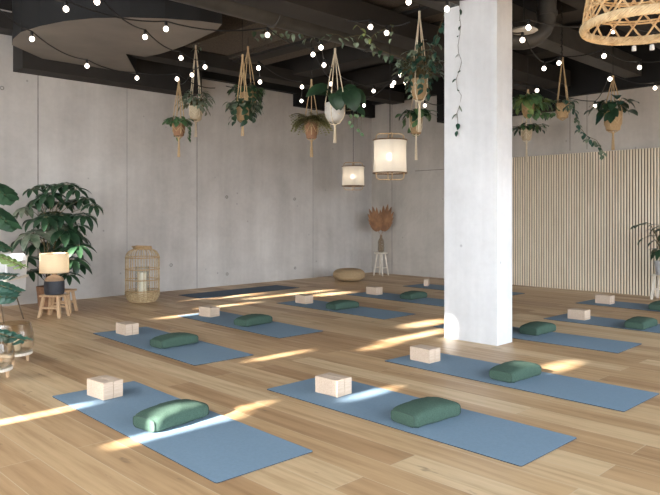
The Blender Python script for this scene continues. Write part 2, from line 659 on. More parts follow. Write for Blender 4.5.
def ybeam(u, v0, v1, z, y0, y1, m, h=None):
    a, b = at(u, v0, z), at(u, v1, z)
    x0, x1 = sorted((a.x, b.x))
    return struct('ceiling_beam', MB().box((x0, y0, z), (x1, y1, z + (h or (ZC - z)))), m)


ybeam(240, 28.5, 52, 3.62, YW, -1.3, M['woodwool'], .3)
ybeam(240, 60, 66, 3.58, -9, -.4, M['dark_plaster'], .3)
ybeam(330, 66, 74, 3.58, -9, -.4, M['dark_plaster'], .3)
ybeam(330, 92, 97, 3.57, -9, -.15, M['dark_plaster'], .3)
ybeam(420, 5, 26, 3.62, -5.0, -.4, M['woodwool'], .3)


def xbeam(u, v0, v1, z, x0, x1, m, h=.3):
    a, b = at(u, v0, z), at(u, v1, z)
    y0, y1 = sorted((a.y, b.y))
    return struct('ceiling_beam', MB().box((x0, y0, z), (x1, y1, z + h)), m)


xbeam(580, 52, 62, 3.3, -8, -.35, M['duct'], .25)
xbeam(620, 12, 30, 3.55, -9, -.4, M['dark_plaster'], .3)
xbeam(530, 74, 84, 3.3, -8, -.35, M['dark_plaster'], .25)
xbeam(250, 74, 79, 3.45, -8, -.3, M['dark_plaster'], .2)
q = at(410, 52, 3.4)
dm = MB()
dm.tube([(-8.6, q.y, 3.4), (-.4, q.y, 3.4)], .13, 14)
for x in (-7.5, -6, -4.5, -3, -1.5):
    dm.tube([(x, q.y, 3.4), (x + .04, q.y, 3.4)], .145, 14)
for x in (-7, -2.5):
    dm.tube([(x, q.y, 3.4), (x, q.y, ZC - .004)], .008, 5)
DUCTY = q.y
tag(dm.build('air_duct', M['duct']), 'long horizontal grey air duct under dark ceiling, with ivy wound over it', 'duct')
e = atd(547, 20, 7.2)
em = MB()
em.tube([(e.x, e.y, ZC - .01), (e.x, e.y, e.z + .05)] +
        [(e.x - .22 * (1 - math.cos(a)), e.y + .22 * (1 - math.cos(a)) * .8, e.z + .05 - .28 * math.sin(a)) for a in (.3, .6, .9, 1.2, 1.5)] +
        [(e.x - .75, e.y + .6, e.z - .23)], .1, 14)
em.tube([(e.x, e.y, ZC - .6), (e.x, e.y, ZC - .55)], .112, 14)
tag(em.build('duct_elbow', M['duct']), 'grey round duct dropping from ceiling and bending in an elbow beside the column', 'duct')
c = atd(562, 30, 7.6)
km = MB()
for i in range(40):
    z = ZC - .005 - i * .036
    if z < atd(562, 58, 7.6).z:
        break
    a = .008 if i % 2 else 0
    km.tube([(c.x - .008 + a, c.y - .008 + a, z), (c.x + .008 - a, c.y + .008 - a, z - .018), (c.x - .008 + a, c.y + .008 - a, z - .036), (c.x - .008 + a, c.y - .008 + a, z - .036)], .008, 5)
tag(km.build('chain', M['cable']), 'black chain hanging straight down from ceiling near the grey duct elbow', 'chain')

# white ceiling spotlights near the large rattan shade
for (u, v, dd), lab in zip(((634, 49, 6.2), (652, 48, 6.0)), ('small white ceiling spotlight on thin rail just under the big woven shade rim', 'small white ceiling spotlight under the woven shade, closer to picture edge')):
    s = atd(u, v, dd)
    t = thing('spotlight', lab, 'spotlight', s, 0, 'white ceiling spotlights')
    MB().lathe([(.012, .03), (.018, .027), (.022, -.012), (.019, -.018), (.001, -.016)], 12).build('lamp_head', M['fixture_white'], t)
    MB().tube([(0, 0, .03), (0, 0, ZC - s.z)], .005, 6).build('rod', M['cable'], t)
s = atd(524, 31, 6.9)
t = thing('ceiling_panel', 'flat white reflective ceiling panel partly hidden by column beside the duct elbow', 'lamp', s)
MB().lathe([(.001, .02), (.12, .02), (.14, 0), (.12, -.012), (.001, -.015)], 24).build('panel_disc', M['fixture_white'], t)  # small bright reflective panel, drawn as a plain white disc
MB().tube([(0, 0, .02), (0, 0, ZC - s.z)], .006, 6).build('rod', M['cable'], t)

# slatted wall panel
ys0, zt = -2.75, 2.24
pan = thing('slatted_panel', 'floor-standing oak panelling of narrow vertical slats covering lower back wall', 'wall panel', (-.06, ys0, 0))
LEN = 6.4
MB().box((0, -LEN, 0), (.055, 0, zt)).build('backing', M['felt'], pan, False)
sm = MB()
y = 0
PITCH = .0445
while y < LEN - .05:
    sm.box((-.018, -y - .0262, 0), (0, -y, zt + .004))
    y += PITCH
sm.build('slats', M['slat'], pan, False)

# ------------------------------------------------------------------ yoga mats
def mat_mesh():
    mb = MB()
    L, W, h, r = 1.995, .6, .005, .012
    pts = []
    for cx, cy, a0 in ((L - r, r, -PI / 2), (L - r, W - r, 0), (r, W - r, PI / 2), (r, r, PI)):
        for k in range(4):
            a = a0 + k * PI / 6
            pts.append((cx + r * math.cos(a), cy + r * math.sin(a)))
    mb.prism(pts, h - .0006, h, 0)
    mb.prism([(x, y) for x, y in pts], .0003, h - .0006, 1)
    return mb


proto_mat = mat_mesh().build('yoga_mat', [M['mat'], M['mat_dark']], smooth=False)
proto_block = MB().rbox((0, 0, 0), (.212, .0725, .113), .003).build('yoga_block', M['block'])


def bolster_mesh():
    L, W, H = .405, .22, .108
    mb = MB()
    nx, n = 16, 28
    vs = []
    for i in range(nx + 1):
        x = i / nx
        e = min(1, (1 - abs(2 * x - 1)) * 7)
        sc_ = .86 + .14 * math.sin(e * PI / 2)
        for j in range(n):
            a = 2 * PI * j / n
            ca, sa = math.cos(a), math.sin(a)
            ex = .5
            yy = math.copysign(abs(ca) ** ex, ca) * W / 2 * sc_
            zk = .66 + .34 * math.sin(PI * (.06 + .88 * x)) ** .6
            zz = zk * math.copysign(abs(sa) ** ex, sa) * H / 2 * sc_ * (1 + .12 * math.sin(PI * x) * (1 - abs(ca)))
            w = .010 * noise.noise(Vector((x * 6, ca * 1.5, sa * 2))) + .003 * math.sin(x * 40 + a * 3)
            vs.append(((x - .5) * L, yy * (1 + w * 3), max(zz * (1 + w * 5) + H * .42 * zk, 0)))
    fs = []
    for i in range(nx):
        for j in range(n):
            j2 = (j + 1) % n
            fs.append((i * n + j, (i + 1) * n + j, (i + 1) * n + j2, i * n + j2))
    o = len(vs)
    for i, s_ in ((0, -1), (nx, 1)):
        vs.append((s_ * (L / 2 + .012), 0, H * .28))
    fs += [(j, (j + 1) % n, o) for j in range(n)]
    fs += [(nx * n + (j + 1) % n, nx * n + j, o + 1) for j in range(n)]
    mb.add(vs, fs)
    ends = [[vs[i * n + j] for j in range(n)] for i in (0, nx)]
    return mb, ends


bmb, bends = bolster_mesh()
proto_bolster = thing('bolster', '', 'bolster', (0, 0, 0))
bmb.build('cushion_cover', M['bolster'], proto_bolster)
for ring in bends:
    pp = MB()
    pp.tube([(x, y * 1.01, max(z * 1.0, .004)) for x, y, z in ring], .0035, 5, 0, True)
    pp.build('piping', M['piping'], proto_bolster)

A46 = math.radians(-46.3) - TH
# camera-frame origin (back-left corner) and angle of each mat
mats = {
    'C': (-1.890, 4.494, -46.74, 'blue yoga mat crossed by sharp sun streak at its end, closest mat to picture corner', 'mat nearest the glass lanterns'),
    'A': (-.450, 4.676, -45.90, 'blue yoga mat in the middle of the front row, between two others', 'front centre mat'),
    'B': (.457, 5.580, -46.03, 'blue yoga mat just in front of the white column', 'mat in front of column'),
    'D': (-2.465, 6.870, -47.10, 'blue yoga mat lying closest to the table lamp on its low stool', 'mat by lamp'),
    'E': (-1.864, 8.063, -47.10, 'blue yoga mat with white sun patch, second in from the table lamp', ''),
    'F': (-.752, 9.218, -45.79, 'blue yoga mat in the back row, in front of the pale brown pouf', ''),
    'I': (1.135, 7.28, -44.2, 'blue yoga mat emerging from behind the white column, its far end free', ''),
}
mat_list = []
for k, (x, d, a, lab, _) in mats.items():
    mat_list.append((camxy(x, d), math.radians(a) - TH, lab))
for (u, v), lab in (((345.8, 294.7), 'grey-blue yoga mat running from behind pouf to the column'),
                    ((402.5, 286.3), 'grey-blue yoga mat furthest back, under lone block beside column'),
                    ((543, 319), 'blue yoga mat between the mat by the column and the slatted wall mat'),
                    ((575, 303.3), 'blue yoga mat lying closest to the slatted wood wall')):
    mat_list.append((at(u, v), A46, lab))
mat_list.append((camxy(-1.90, 9.712), math.radians(45.68) - TH, 'dark grey-blue yoga mat, darkened for shade, lying lengthwise along the concrete wall'))
for i, (p, a, lab) in enumerate(mat_list):
    o = proto_mat if i == 0 else proto_mat.copy()
    if i:
        col.objects.link(o)
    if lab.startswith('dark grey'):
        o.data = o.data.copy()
        o.data.materials[0] = M['mat_shaded']
    o.location = p
    o.rotation_euler = (0, 0, a)
    tag(o, lab, 'yoga mat', 'blue yoga mats laid out on the floor')

# blocks: pairs standing side by side
pairs = [
    ((104, 400), (89.2, 395), 'the pair lit by a sharp sun streak'),
    ((337.1, 397.1), (315.2, 391.5), 'the pair on the middle front mat'),
    ((429, 363.3), (408.6, 359), 'the pair just before the column'),
    ((126, 335.6), (116.3, 333), 'the pair closest to the rattan floor lantern'),
    ((210.6, 317.3), (200, 315.8), 'the pair beside the wall-side dark mat'),
    ((305.2, 304), None, 'the pair below the pouf'),
    ((376, 295), None, 'the pair right of the pouf'),
    ((584, 320.3), None, 'the pair on second mat from slatted wall'),
    ((609.5, 304.3), None, 'the pair closest to slatted wall'),
]
first = True
for (fr, lf, lab) in pairs:
    F = at(*fr, .006)
    if lf:
        Lp = at(*lf, .006)
        a = math.atan2(Lp.y - F.y, Lp.x - F.x)
    else:
        a = A46 + PI
    ex = Vector((math.cos(a), math.sin(a), 0))
    ey = Vector((math.sin(a), -math.cos(a), 0))      # away to the far side
    for k in range(2):
        o = proto_block if first else proto_block.copy()
        if not first:
            col.objects.link(o)
        first = False
        q = F + ey * (.0745 * k + .0725 - .014)
        q = q + RGT * .012 - FWD * .008
        o.location = (q.x, q.y, .0065)
        o.rotation_euler = (0, 0, a)
        tag(o, 'pale yoga block, %s of %s' % (('nearer half', 'further half')[k], lab), 'yoga block', 'pale yoga blocks in pairs on the mats')
o = proto_block.copy()
col.objects.link(o)
q = at(428, 286.2, .006)
va = math.atan2(q.y - CAM.y, q.x - CAM.x)
o.location = (q.x, q.y, .0065)
o.rotation_euler = (0, 0, va - .12 - .0)
tag(o, 'single pale yoga block seen end-on at the back beside the column', 'yoga block', 'pale yoga blocks in pairs on the mats')

# bolsters: near base corner, right base end, label
bol = [
    ((151, 433), (207, 415), 'green bolster in a patch of sun, largest and nearest of all the bolsters'),
    ((411, 428), (457, 414.5), 'dark green bolster on the middle mat of the front row'),
    ((508.5, 383), (540.6, 373.3), 'green bolster on the mat in front of the white column'),
    ((160, 349), (194, 343), 'green bolster on the mat closest to the table lamp'),
    ((244, 327), (273.7, 321.8), 'green bolster on second mat from the table lamp'),
    ((334, 310.2), (362, 306.8), 'green bolster below and in front of the brown pouf'),
    ((409, 299.9), (428, 297), 'dark green bolster furthest back, on mat ending behind column'),
    ((534, 335.7), (553, 331), 'green bolster peeking out just beside the column base'),
    ((640.8, 329.9), (659, 324), 'dark green bolster on second mat from slatted wall, at picture edge'),
    ((662, 311.2), (680, 307), 'dark green bolster cut by picture edge, closest to the white bench'),
]
for i, (a, b, lab) in enumerate(bol):
    A, B = at(*a, .006), at(*b, .006)
    an = math.atan2(B.y - A.y, B.x - A.x)
    an = max(-.32, min(.32, an))
    ex = Vector((math.cos(an), math.sin(an), 0))
    ey = Vector((-math.sin(an), math.cos(an), 0))
    c = A + ex * .208 + ey * .072
    c.z = .0062
    if i == 0:
        proto_bolster.location = c
        proto_bolster.rotation_euler = (0, 0, an)
        proto_bolster['label'] = lab
        proto_bolster['group'] = 'green bolsters on the mats'
    else:
        dup(proto_bolster, c, an, lab, 'green bolsters on the mats')

# ------------------------------------------------------------------ stools, lamp
def stool(loc, rz, label, L=.3, W=.2, H=.27, m='wood', name='stool', cat='stool', bar=True):
    t = thing(name, label, cat, loc, rz)
    MB().rbox((-L / 2, -W / 2, H - .025), (L / 2, W / 2, H), .005).build('seat', M[m], t)
    for sx in (-1, 1):
        for sy in (-1, 1):
            a = Vector((sx * (L / 2 - .045), sy * (W / 2 - .035), H - .02))
            b = Vector((sx * (L / 2 - .005), sy * (W / 2 - .005), 0))
            d = b - a
            mb = MB()
            w = .016
            vs = []
            for q in (a, b):
                vs += [q + Vector((x * w, y * w, 0)) for x, y in ((-1, -1), (1, -1), (1, 1), (-1, 1))]
            mb.add(vs, [(3, 2, 1, 0), (4, 5, 6, 7), (0, 1, 5, 4), (1, 2, 6, 5), (2, 3, 7, 6), (3, 0, 4, 7)])
            mb.build('leg', M[m], t, False)
    if bar:
        z = H * .42
        k = L / 2 - .025
        kw = W / 2 - .02
        for sy in (-1, 1):
            MB().rbox((-k, sy * kw - .009, z - .012), (k, sy * kw + .009, z + .012), .003).build('stretcher', M[m], t)
    return t


v1, v2 = at(40.6, 317.5), at(61, 318.2)
an = math.atan2(v2.y - v1.y, v2.x - v1.x)
ey = Vector((-math.sin(an), math.cos(an), 0))
ex_ = Vector((math.cos(an), math.sin(an), 0))
SC = (v1 + v2) / 2 + ey * .1 - ex_ * .02
stool(SC, an, 'low pale wooden stool carrying the table lamp, nearer of two', .28, .21)
s2 = at(59, 313) + ey * .1
stool(s2, an + .15, 'low pale wooden stool half hidden behind the lamp stool', .26, .2, .285)
t = thing('table_lamp', 'table lamp with beige linen drum shade on charcoal and taupe ceramic base', 'lamp', (SC.x, SC.y, .271))
MB().lathe([(.1, 0), (.112, .01), (.117, .05), (.117, .15), (.114, .165)], 32).build('base', M['charcoal'], t)['label'] = 'charcoal lower half of lamp base'
MB().lathe([(.114, .165), (.1, .198), (.064, .222), (.034, .232), (.028, .25), (.012, .252), (.012, .34), (.001, .341)], 32).build('neck', M['taupe'], t)['label'] = 'taupe upper half of lamp base'
MB().shell([(.17, .265), (.164, .495)], 40).build('lamp_shade', M['linen'], t)
for r, z in ((.17, .265), (.164, .495)):
    rg = MB()
    rg.tube([(r * math.cos(a * PI / 16), r * math.sin(a * PI / 16), z) for a in range(32)], .003, 5, 0, True)
    if z < .3:
        rg.build('shade_ring', M['jute'], t)
for k in range(3):
    a = k * 2 * PI / 3
    rg.tube([(0, 0, .46), (.164 * math.cos(a), .164 * math.sin(a), .494)], .002, 4)
rg.build('shade_ring', M['jute'], t)
MB().sphere((0, 0, .39), .03, 10).build('bulb', M['bulb'], t)

# ------------------------------------------------------------------ big plants
def palmate(mb, stem, c, d, n, L, W, mi=0, droop=.9):
    """umbrella of leaflets round the end of a stalk"""
    d = Vector(d).normalized()
    a0 = rnd.random() * 6
    o1 = d.orthogonal().normalized()
    o2 = d.cross(o1)
    for i in range(n):
        a = a0 + 2 * PI * i / n
        r = (o1 * math.cos(a) + o2 * math.sin(a))
        dr = (r * .9 + d * .25 + Vector((0, 0, -.25)))
        b = Vector(c) + dr * .03
        mb.tube([c, b], .002, 4, 1)
        l = L * rnd.uniform(.8, 1.1)
        mb.leaf(b, dr, d + Vector((0, 0, .4)), l, W * rnd.uniform(.85, 1.1), 'oval', droop * rnd.uniform(.7, 1.3), 6, .25, mi)


pc = atd(50, 292, 8.75)
BASE = Vector((pc.x, pc.y, 0))
t = thing('umbrella_plant', 'tall bushy umbrella plant against concrete wall behind the table lamp', 'plant', BASE)
MB().lathe([(.12, 0), (.14, .02), (.165, .24), (.17, .29), (.158, .29), (.15, .25), (.001, .25)], 28).build('pot', M['terracotta'], t)
MB().lathe([(.001, .262), (.151, .258)], 20).build('soil', M['soil'], t)
fol = MB()
clusters = [(33, 192, .11), (42, 188, .12), (57, 188, .13), (68, 187, .13), (76, 192, .13), (86, 201, .13), (93, 208, .11), (50, 197, .17), (40, 202, .16), (60, 205, .17),
            (70, 203, .14), (80, 203, .13), (84, 218, .15), (78, 228, .15), (52, 215, .16), (46, 220, .18), (26, 210, .17), (33, 236, .2), (24, 242, .18), (57, 229, .24),
            (66, 233, .22), (72, 238, .2), (78, 248, .17), (72, 262, .17), (78, 268, .15), (26, 262, .16), (30, 274, .14), (40, 246, .2), (64, 250, .2), (68, 277, .13),
            (35, 222, .16), (62, 218, .18)]
for k in range(5):
    a = k * 1.3
    fol.tube([(.03 * math.cos(a), .03 * math.sin(a), .25), (.06 * math.cos(a), .06 * math.sin(a), .7), (.1 * math.cos(a), .1 * math.sin(a), 1.25)], [.012, .01, .006], 6, 1)
for i, (u, v, L) in enumerate(clusters):
    dd = 8.75 + rnd.uniform(-.42, .2)
    q = atd(u, v - 3, dd) - BASE
    a = math.atan2(q.y, q.x)
    r = min(.1, q.xy.length)
    zs = max(.35, min(1.2, q.z - .25))
    s0 = Vector((r * .6 * math.cos(a), r * .6 * math.sin(a), zs))
    fol.tube([s0, (s0 + q) / 2 + Vector((0, 0, .04)), q], .004, 5, 1)
    outw = Vector((q.x, q.y, 0))
    palmate(fol, None, q, outw * .5 + Vector((0, 0, 1)) - FWD * .25, rnd.choice((7, 8, 8, 9)), L * 1.45, L * .56, 2 if i in (16, 17, 19) else 0, 1.0)
fol.build('foliage', [M['leaf_dark'], M['stem'], M['leaf_variegated']], t)

# monstera whose pot stands outside the frame, leaves reaching in
def big_leaf(mb, c, d, up, L, W, mi=0):
    """split philodendron leaf: blade with deep cuts, as lobes along a midrib"""
    d = Vector(d).normalized()
    side = d.cross(Vector(up)).normalized()
    up = side.cross(d).normalized()
    c = Vector(c)
    n = 6
    for i in range(n):
        x = (i + .3) / n
        p = c + d * (L * x * .86) - up * (L * .22 * x * x)
        w = W * .55 * math.sin(PI * (.22 + .66 * x))
        for s_ in (-1, 1):
            dr = side * s_ + d * (.25 + .9 * x) - up * .2
            mb.leaf(p, dr, up, w * 1.15, L / n * 1.75, 'strap', .35, 5, .05, mi)
    mb.leaf(c + d * (L * .72) - up * (L * .1), d, up, L * .34, W * .26, 'oval', .2, 5, .05, mi)
    mb.tube([c, c + d * L * .45 - up * L * .04, c + d * L * .9 - up * L * .2], .004, 5, 1)


mp = atd(-62, 330, 5.6)
BASE = Vector((mp.x, mp.y, 0))
t = thing('monstera', 'large dark split-leaf monstera at picture edge, leaves overhanging the glass lanterns', 'plant', BASE)
MB().lathe([(.15, 0), (.17, .02), (.2, .3), (.205, .34), (.19, .34), (.18, .3), (.001, .3)], 28).build('pot', M['white_pot'], t)
MB().lathe([(.001, .312), (.181, .308)], 20).build('soil', M['soil'], t)
fol = MB()
for (u, v, dd, tu, tv, L, W, mi) in ((-20, 183, 6.0, 13, 194, .36, .24, 0), (-22, 205, 5.8, 16, 222, .34, .2, 0), (-18, 226, 6.1, 10, 214, .28, .16, 0),
                                     (-10, 254, 5.7, 23, 262, .30, .07, 2), (-16, 283, 5.7, 19, 286, .30, .12, 3), (-18, 298, 5.6, 13, 292, .28, .14, 3),
                                     (-20, 331, 5.0, 24, 334, .30, .09, 3), (-14, 240, 6.2, 9, 246, .25, .1, 0), (-12, 276, 6.0, 14, 271, .2, .07, 3)):
    a, b = atd(u, v, dd) - BASE, atd(tu, tv, dd - .12) - BASE
    m0 = Vector((0, 0, .31))
    fol.tube([m0, m0.lerp(a, .5) + Vector((0, 0, .15)), a], [.009, .007, .005], 6, 1)
    big_leaf(fol, a, b - a, Vector((0, 0, 1)) - FWD * .9, (b - a).length * 1.05, W, mi)
fol.build('foliage', [M['leaf_dark'], M['stem'], M['leaf_lime'], M['leaf_teal']], t)

# armchair at the left edge
ac = atd(-14, 300, 7.5)
t = thing('armchair', 'pale grey upholstered armchair with wooden armrests and thin wire legs, cut by frame', 'armchair', (ac.x, ac.y, 0), math.radians(-40))
MB().rbox((-.3, -.3, .3), (.3, .3, .4), .03).build('seat', M['upholstery'], t)
bk = MB()
bk.rbox((-.3, .24, .36), (.3, .34, .82), .03, 0, Matrix.Rotation(-.15, 4, 'X'))
bk.build('backrest', M['upholstery'], t)
for s_ in (-1, 1):
    MB().rbox((s_ * .33 - .025, -.32, .5), (s_ * .33 + .025, .3, .53), .008).build('armrest', M['wood_white'], t)
    MB().rbox((s_ * .33 - .012, -.28, .34), (s_ * .33 + .012, .26, .7), .01).build('side_panel', M['upholstery'], t)
for sx in (-1, 1):
    for sy in (-1, 1):
        MB().tube([(sx * .24, sy * .22, .31), (sx * .31, sy * .28, .004)], .008, 6).build('leg', M['bronze'], t)

# glass hurricane lanterns on little wooden feet
def hurricane(loc, label, R=.15, H=.27):
    t = thing('hurricane_lantern', label, 'lantern', loc, 0, 'glass hurricane lanterns')
    MB().lathe([(.001, .075), (R * .92, .075), (R * .92, .095), (.001, .095)], 28).build('base_plate', M['wood_white'], t)
    for k in range(3):
        a = k * 2 * PI / 3 + 2.2
        MB().tube([(R * .7 * math.cos(a), R * .7 * math.sin(a), .08), (R * .74 * math.cos(a), R * .74 * math.sin(a), 0)], [.016, .013], 8).build('foot', M['wood'], t)
    pr = [(R * .55, .097), (R * .85, .105), (R * .99, .14), (R, .19), (R * .95, .26), (R * .84, .33), (R * .82, .335), (R * .8, .33), (R * .91, .26), (R * .96, .19), (R * .95, .145), (R * .82, .111), (.001, .107)]
    MB().lathe(pr, 36).build('glass', M['smoke_glass'], t)
    c = tag(MB().lathe([(.047, 0), (.05, .004), (.05, .1), (.046, .106), (.02, .1), (.001, .1)], 20, ).build('pillar_candle', M['wax']), 'cream pillar candle inside ' + label.split(',')[0].replace('smoked ', ''), 'candle', 'candles in the hurricane lanterns')
    c.location = (loc[0], loc[1], .1085)
    MB().tube([(0, 0, .1), (.002, 0, .115)], .0015, 4).build('wick', M['wick'], c)
    return t


q = at(14, 363)
hurricane((q.x, q.y, 0), 'smoked glass hurricane lantern on wooden feet, fully inside frame', .155)
q = at(-8, 380)
hurricane((q.x, q.y, 0), 'smoked glass hurricane lantern cut by frame edge, nearer the camera', .155)

# rattan floor lantern
q = at(142.5, 301.5)
t = thing('rattan_lantern', 'tall open rattan cage lantern standing by the concrete wall', 'lantern', (q.x, q.y, 0), 2.2)
NC = 18
prof = [(.19, .02), (.225, .08), (.232, .15), (.232, .62), (.222, .67), (.19, .715), (.13, .745)]
cg = MB()
for k in range(NC):
    for off in (0,):
        a = 2 * PI * k / NC + off
        cg.tube([(r * math.cos(a), r * math.sin(a), z) for r, z in prof], .0065, 5)
cg.build('cage', M['rattan_pale'], t)


def ring(mb, r, z, tr, n=36, seg=6):
    mb.tube([(r * math.cos(2 * PI * a / n), r * math.sin(2 * PI * a / n), z) for a in range(n)], tr, seg, 0, True)


for z in (.16, .315, .465, .63):
    rm = MB()
    ring(rm, .236, z, .0075)
    rm.build('hoop', M['rattan'], t)
bw = MB()
for i in range(9):
    z = .008 + i * .016
    r = .17 + (.233 - .17) * (1 - (1 - i / 8) ** 2)
    pts = []
    for k in range(64):
        a = 2 * PI * k / 64
        pts.append(((r + .006 * (-1) ** (k // 2 + i)) * math.cos(a), (r + .006 * (-1) ** (k // 2 + i)) * math.sin(a), z))
    bw.tube(pts, .007, 5, 0, True)
bw.lathe([(.001, .004), (.17, .004), (.17, .014), (.001, .014)], 24)
bw.build('woven_base', M['rattan_pale'], t)
rm = MB()
for i in range(4):
    ring(rm, .125, .745 + i * .01, .007)
rm.build('rim', M['rattan'], t)
hd = MB()
for o_ in (-.01, .01):
    hd.tube([(-.12, o_, .785), (0, .17 + o_, .80), (.12, o_, .785)], .006, 6)
hd.tube([(-.12, 0, .785), (-.08, .16, .785), (0, .24, .787), (.08, .16, .785), (.12, 0, .785)], .009, 6)
hd.build('handle', M['rattan'], t)
MB().shell([(.10, .02), (.10, .5), (.097, .5), (.097, .02)], 28).build('glass_cylinder', M['glass'], t)
c = tag(MB().lathe([(.055, 0), (.058, .004), (.058, .40), (.05, .41), (.02, .40), (.001, .40)], 20).build('pillar_candle', M['wax']), 'tall white pillar candle inside the rattan cage lantern', 'candle')
c.location = (q.x, q.y, .0145)
MB().tube([(0, 0, .40), (.002, 0, .425)], .0015, 4).build('wick', M['wick'], c)

# pouf
q = at(349, 281)
pf = MB()
pr = []
for i in range(26):
    a = -PI / 2 + PI * i / 25
    ca, sa = max(0, math.cos(a)) ** .62, math.copysign(abs(math.sin(a)) ** .8, math.sin(a))
    pr.append((max(.001, .295 * ca + (.006 if i % 2 else 0)), .118 + .118 * sa))
pf.lathe(pr, 44, (0, 0, 0), 0, lambda a, z: 1 + .012 * math.sin(a * 22))
o = tag(pf.build('pouf', M['pouf']), 'round flattened woven pouf in natural tan by the wall corner', 'pouf')
o.location = (q.x, q.y, 0)

# vase stool in the corner
q = at(381, 275.5)
t = thing('plant_stool', 'small round bleached wooden stool in far corner holding the glass bottle', 'stool', (q.x, q.y, 0), .4)
SH = .47
MB().lathe([(.001, SH - .03), (.135, SH - .03), (.142, SH - .022), (.142, SH - .005), (.135, SH), (.001, SH)], 24).build('seat', M['wood_white'], t)
for k in range(4):
    a = k * PI / 2 + .5
    MB().tube([(.08 * math.cos(a), .08 * math.sin(a), SH - .02), (.15 * math.cos(a), .15 * math.sin(a), 0)], [.017, .014], 8).build('leg', M['wood_white'], t)
    b = a + PI / 2
    if k % 2 == 0:
        MB().tube([(.125 * math.cos(a), .125 * math.sin(a), .16), (.125 * math.cos(b), .125 * math.sin(b), .16)], .009, 6).build('stretcher', M['wood_white'], t)
t = tag(MB().lathe([(.05, 0), (.062, .01), (.066, .05), (.066, .2), (.055, .25), (.028, .29), (.026, .34), (.032, .35), (.026, .35), (.022, .34), (.024, .29), (.05, .245), (.06, .2), (.06, .05), (.05, .015), (.001, .012)], 28).build('bottle_vase', M['smoke_glass']), 'smoky glass bottle vase on the corner stool', 'vase')
t.location = (q.x, q.y, SH + .001)
dl = thing('dried_palm_leaves', 'bouquet of brown dried fan palm leaves standing in the glass bottle', 'dried leaves', (q.x, q.y, SH + .02))
for k, (ang, L, yo) in enumerate(((-.2, .5, .03), (.16, .54, -.05))):
    mb = MB()
    base = Vector((RGT.x * math.sin(ang) * .36, RGT.y * math.sin(ang) * .36, .42 + .0 * k)) - FWD * yo
    d = (RGT * math.sin(ang) + Vector((0, 0, 1)) * math.cos(ang)).normalized()
    mb.tube([(0, 0, .02), (0, 0, .33), base], .004, 5, 0)
    s_ = d.cross(-FWD).normalized()
    n = 17
    prev = None
    for i in range(n):
        a = -1.32 + 2.64 * i / (n - 1)
        dr = d * math.cos(a) + s_ * math.sin(a) + FWD * (.06 if i % 2 else -.02)
        l = L * math.cos(a) / (math.cos(a) ** 2 + math.sin(a) ** 2 / .36)
        mb.leaf(base, dr, -FWD, l, max(.05, l * .2), 'oval', .05, 5, .2, 0)
    mb.build('palm_leaf', M['dry'], dl)

# bench and plant at the right edge
q = at(654, 299.5)
BX = Vector((q.x, q.y, 0))
ux = Vector((0, -1, 0))
bc = BX + Vector((.12, -.24, 0))
stool(bc, PI / 2, 'white wooden bench by the slatted wall holding grey potted plant', .56, .26, .37, 'wood_white', 'bench', 'bench')
pc = atd(665, 275, 9.45)
BASE = Vector((pc.x, pc.y, .3715))
t = thing('potted_plant', 'dark leafy plant in pale grey pot on the white bench', 'plant', BASE)
MB().lathe([(.11, 0), (.12, .01), (.14, .2), (.13, .2), (.12, .18), (.001, .18)], 24).build('pot', M['grey_pot'], t)
MB().lathe([(.001, .186), (.12, .184)], 20).build('soil', M['soil'], t)
fol = MB()
for k in range(46):
    a = rnd.uniform(0, 2 * PI)
    q0 = Vector((math.cos(a) * rnd.uniform(.02, .16), math.sin(a) * rnd.uniform(.02, .16), rnd.uniform(.28, .75)))
    fol.tube([(0, 0, .19), q0 * .6, q0], .004, 4, 1)
    fol.leaf(q0, Vector((math.cos(a), math.sin(a), rnd.uniform(-.5, .5))), (0, 0, 1), rnd.uniform(.14, .22), .08, 'oval', .8, 6, .2)
a = atd(636, 225.5, 9.4) - BASE
b = atd(650, 222, 9.5) - BASE
fol.tube([(0, 0, .3), b + Vector((0, 0, -.02)), a], .005, 5, 1)
for x in (.1, .4, .7, .95):
    q0 = b.lerp(a, x)
    fol.leaf(q0, (a - b) + Vector((0, 0, .02 if x < .5 else -.03)), (0, 0, 1), .13, .06, 'oval', .3, 5, .2)
c = atd(644, 238, 9.5) - BASE
fol.tube([(0, 0, .3), c + Vector((.0, -.1, .05)), c], .004, 5, 1)
fol.leaf(c, RGT * -1 + Vector((0, 0, -.5)), (0, 0, 1), .14, .06, 'oval', .6, 5, .2)
fol.build('foliage', [M['leaf_dark'], M['stem']], t)

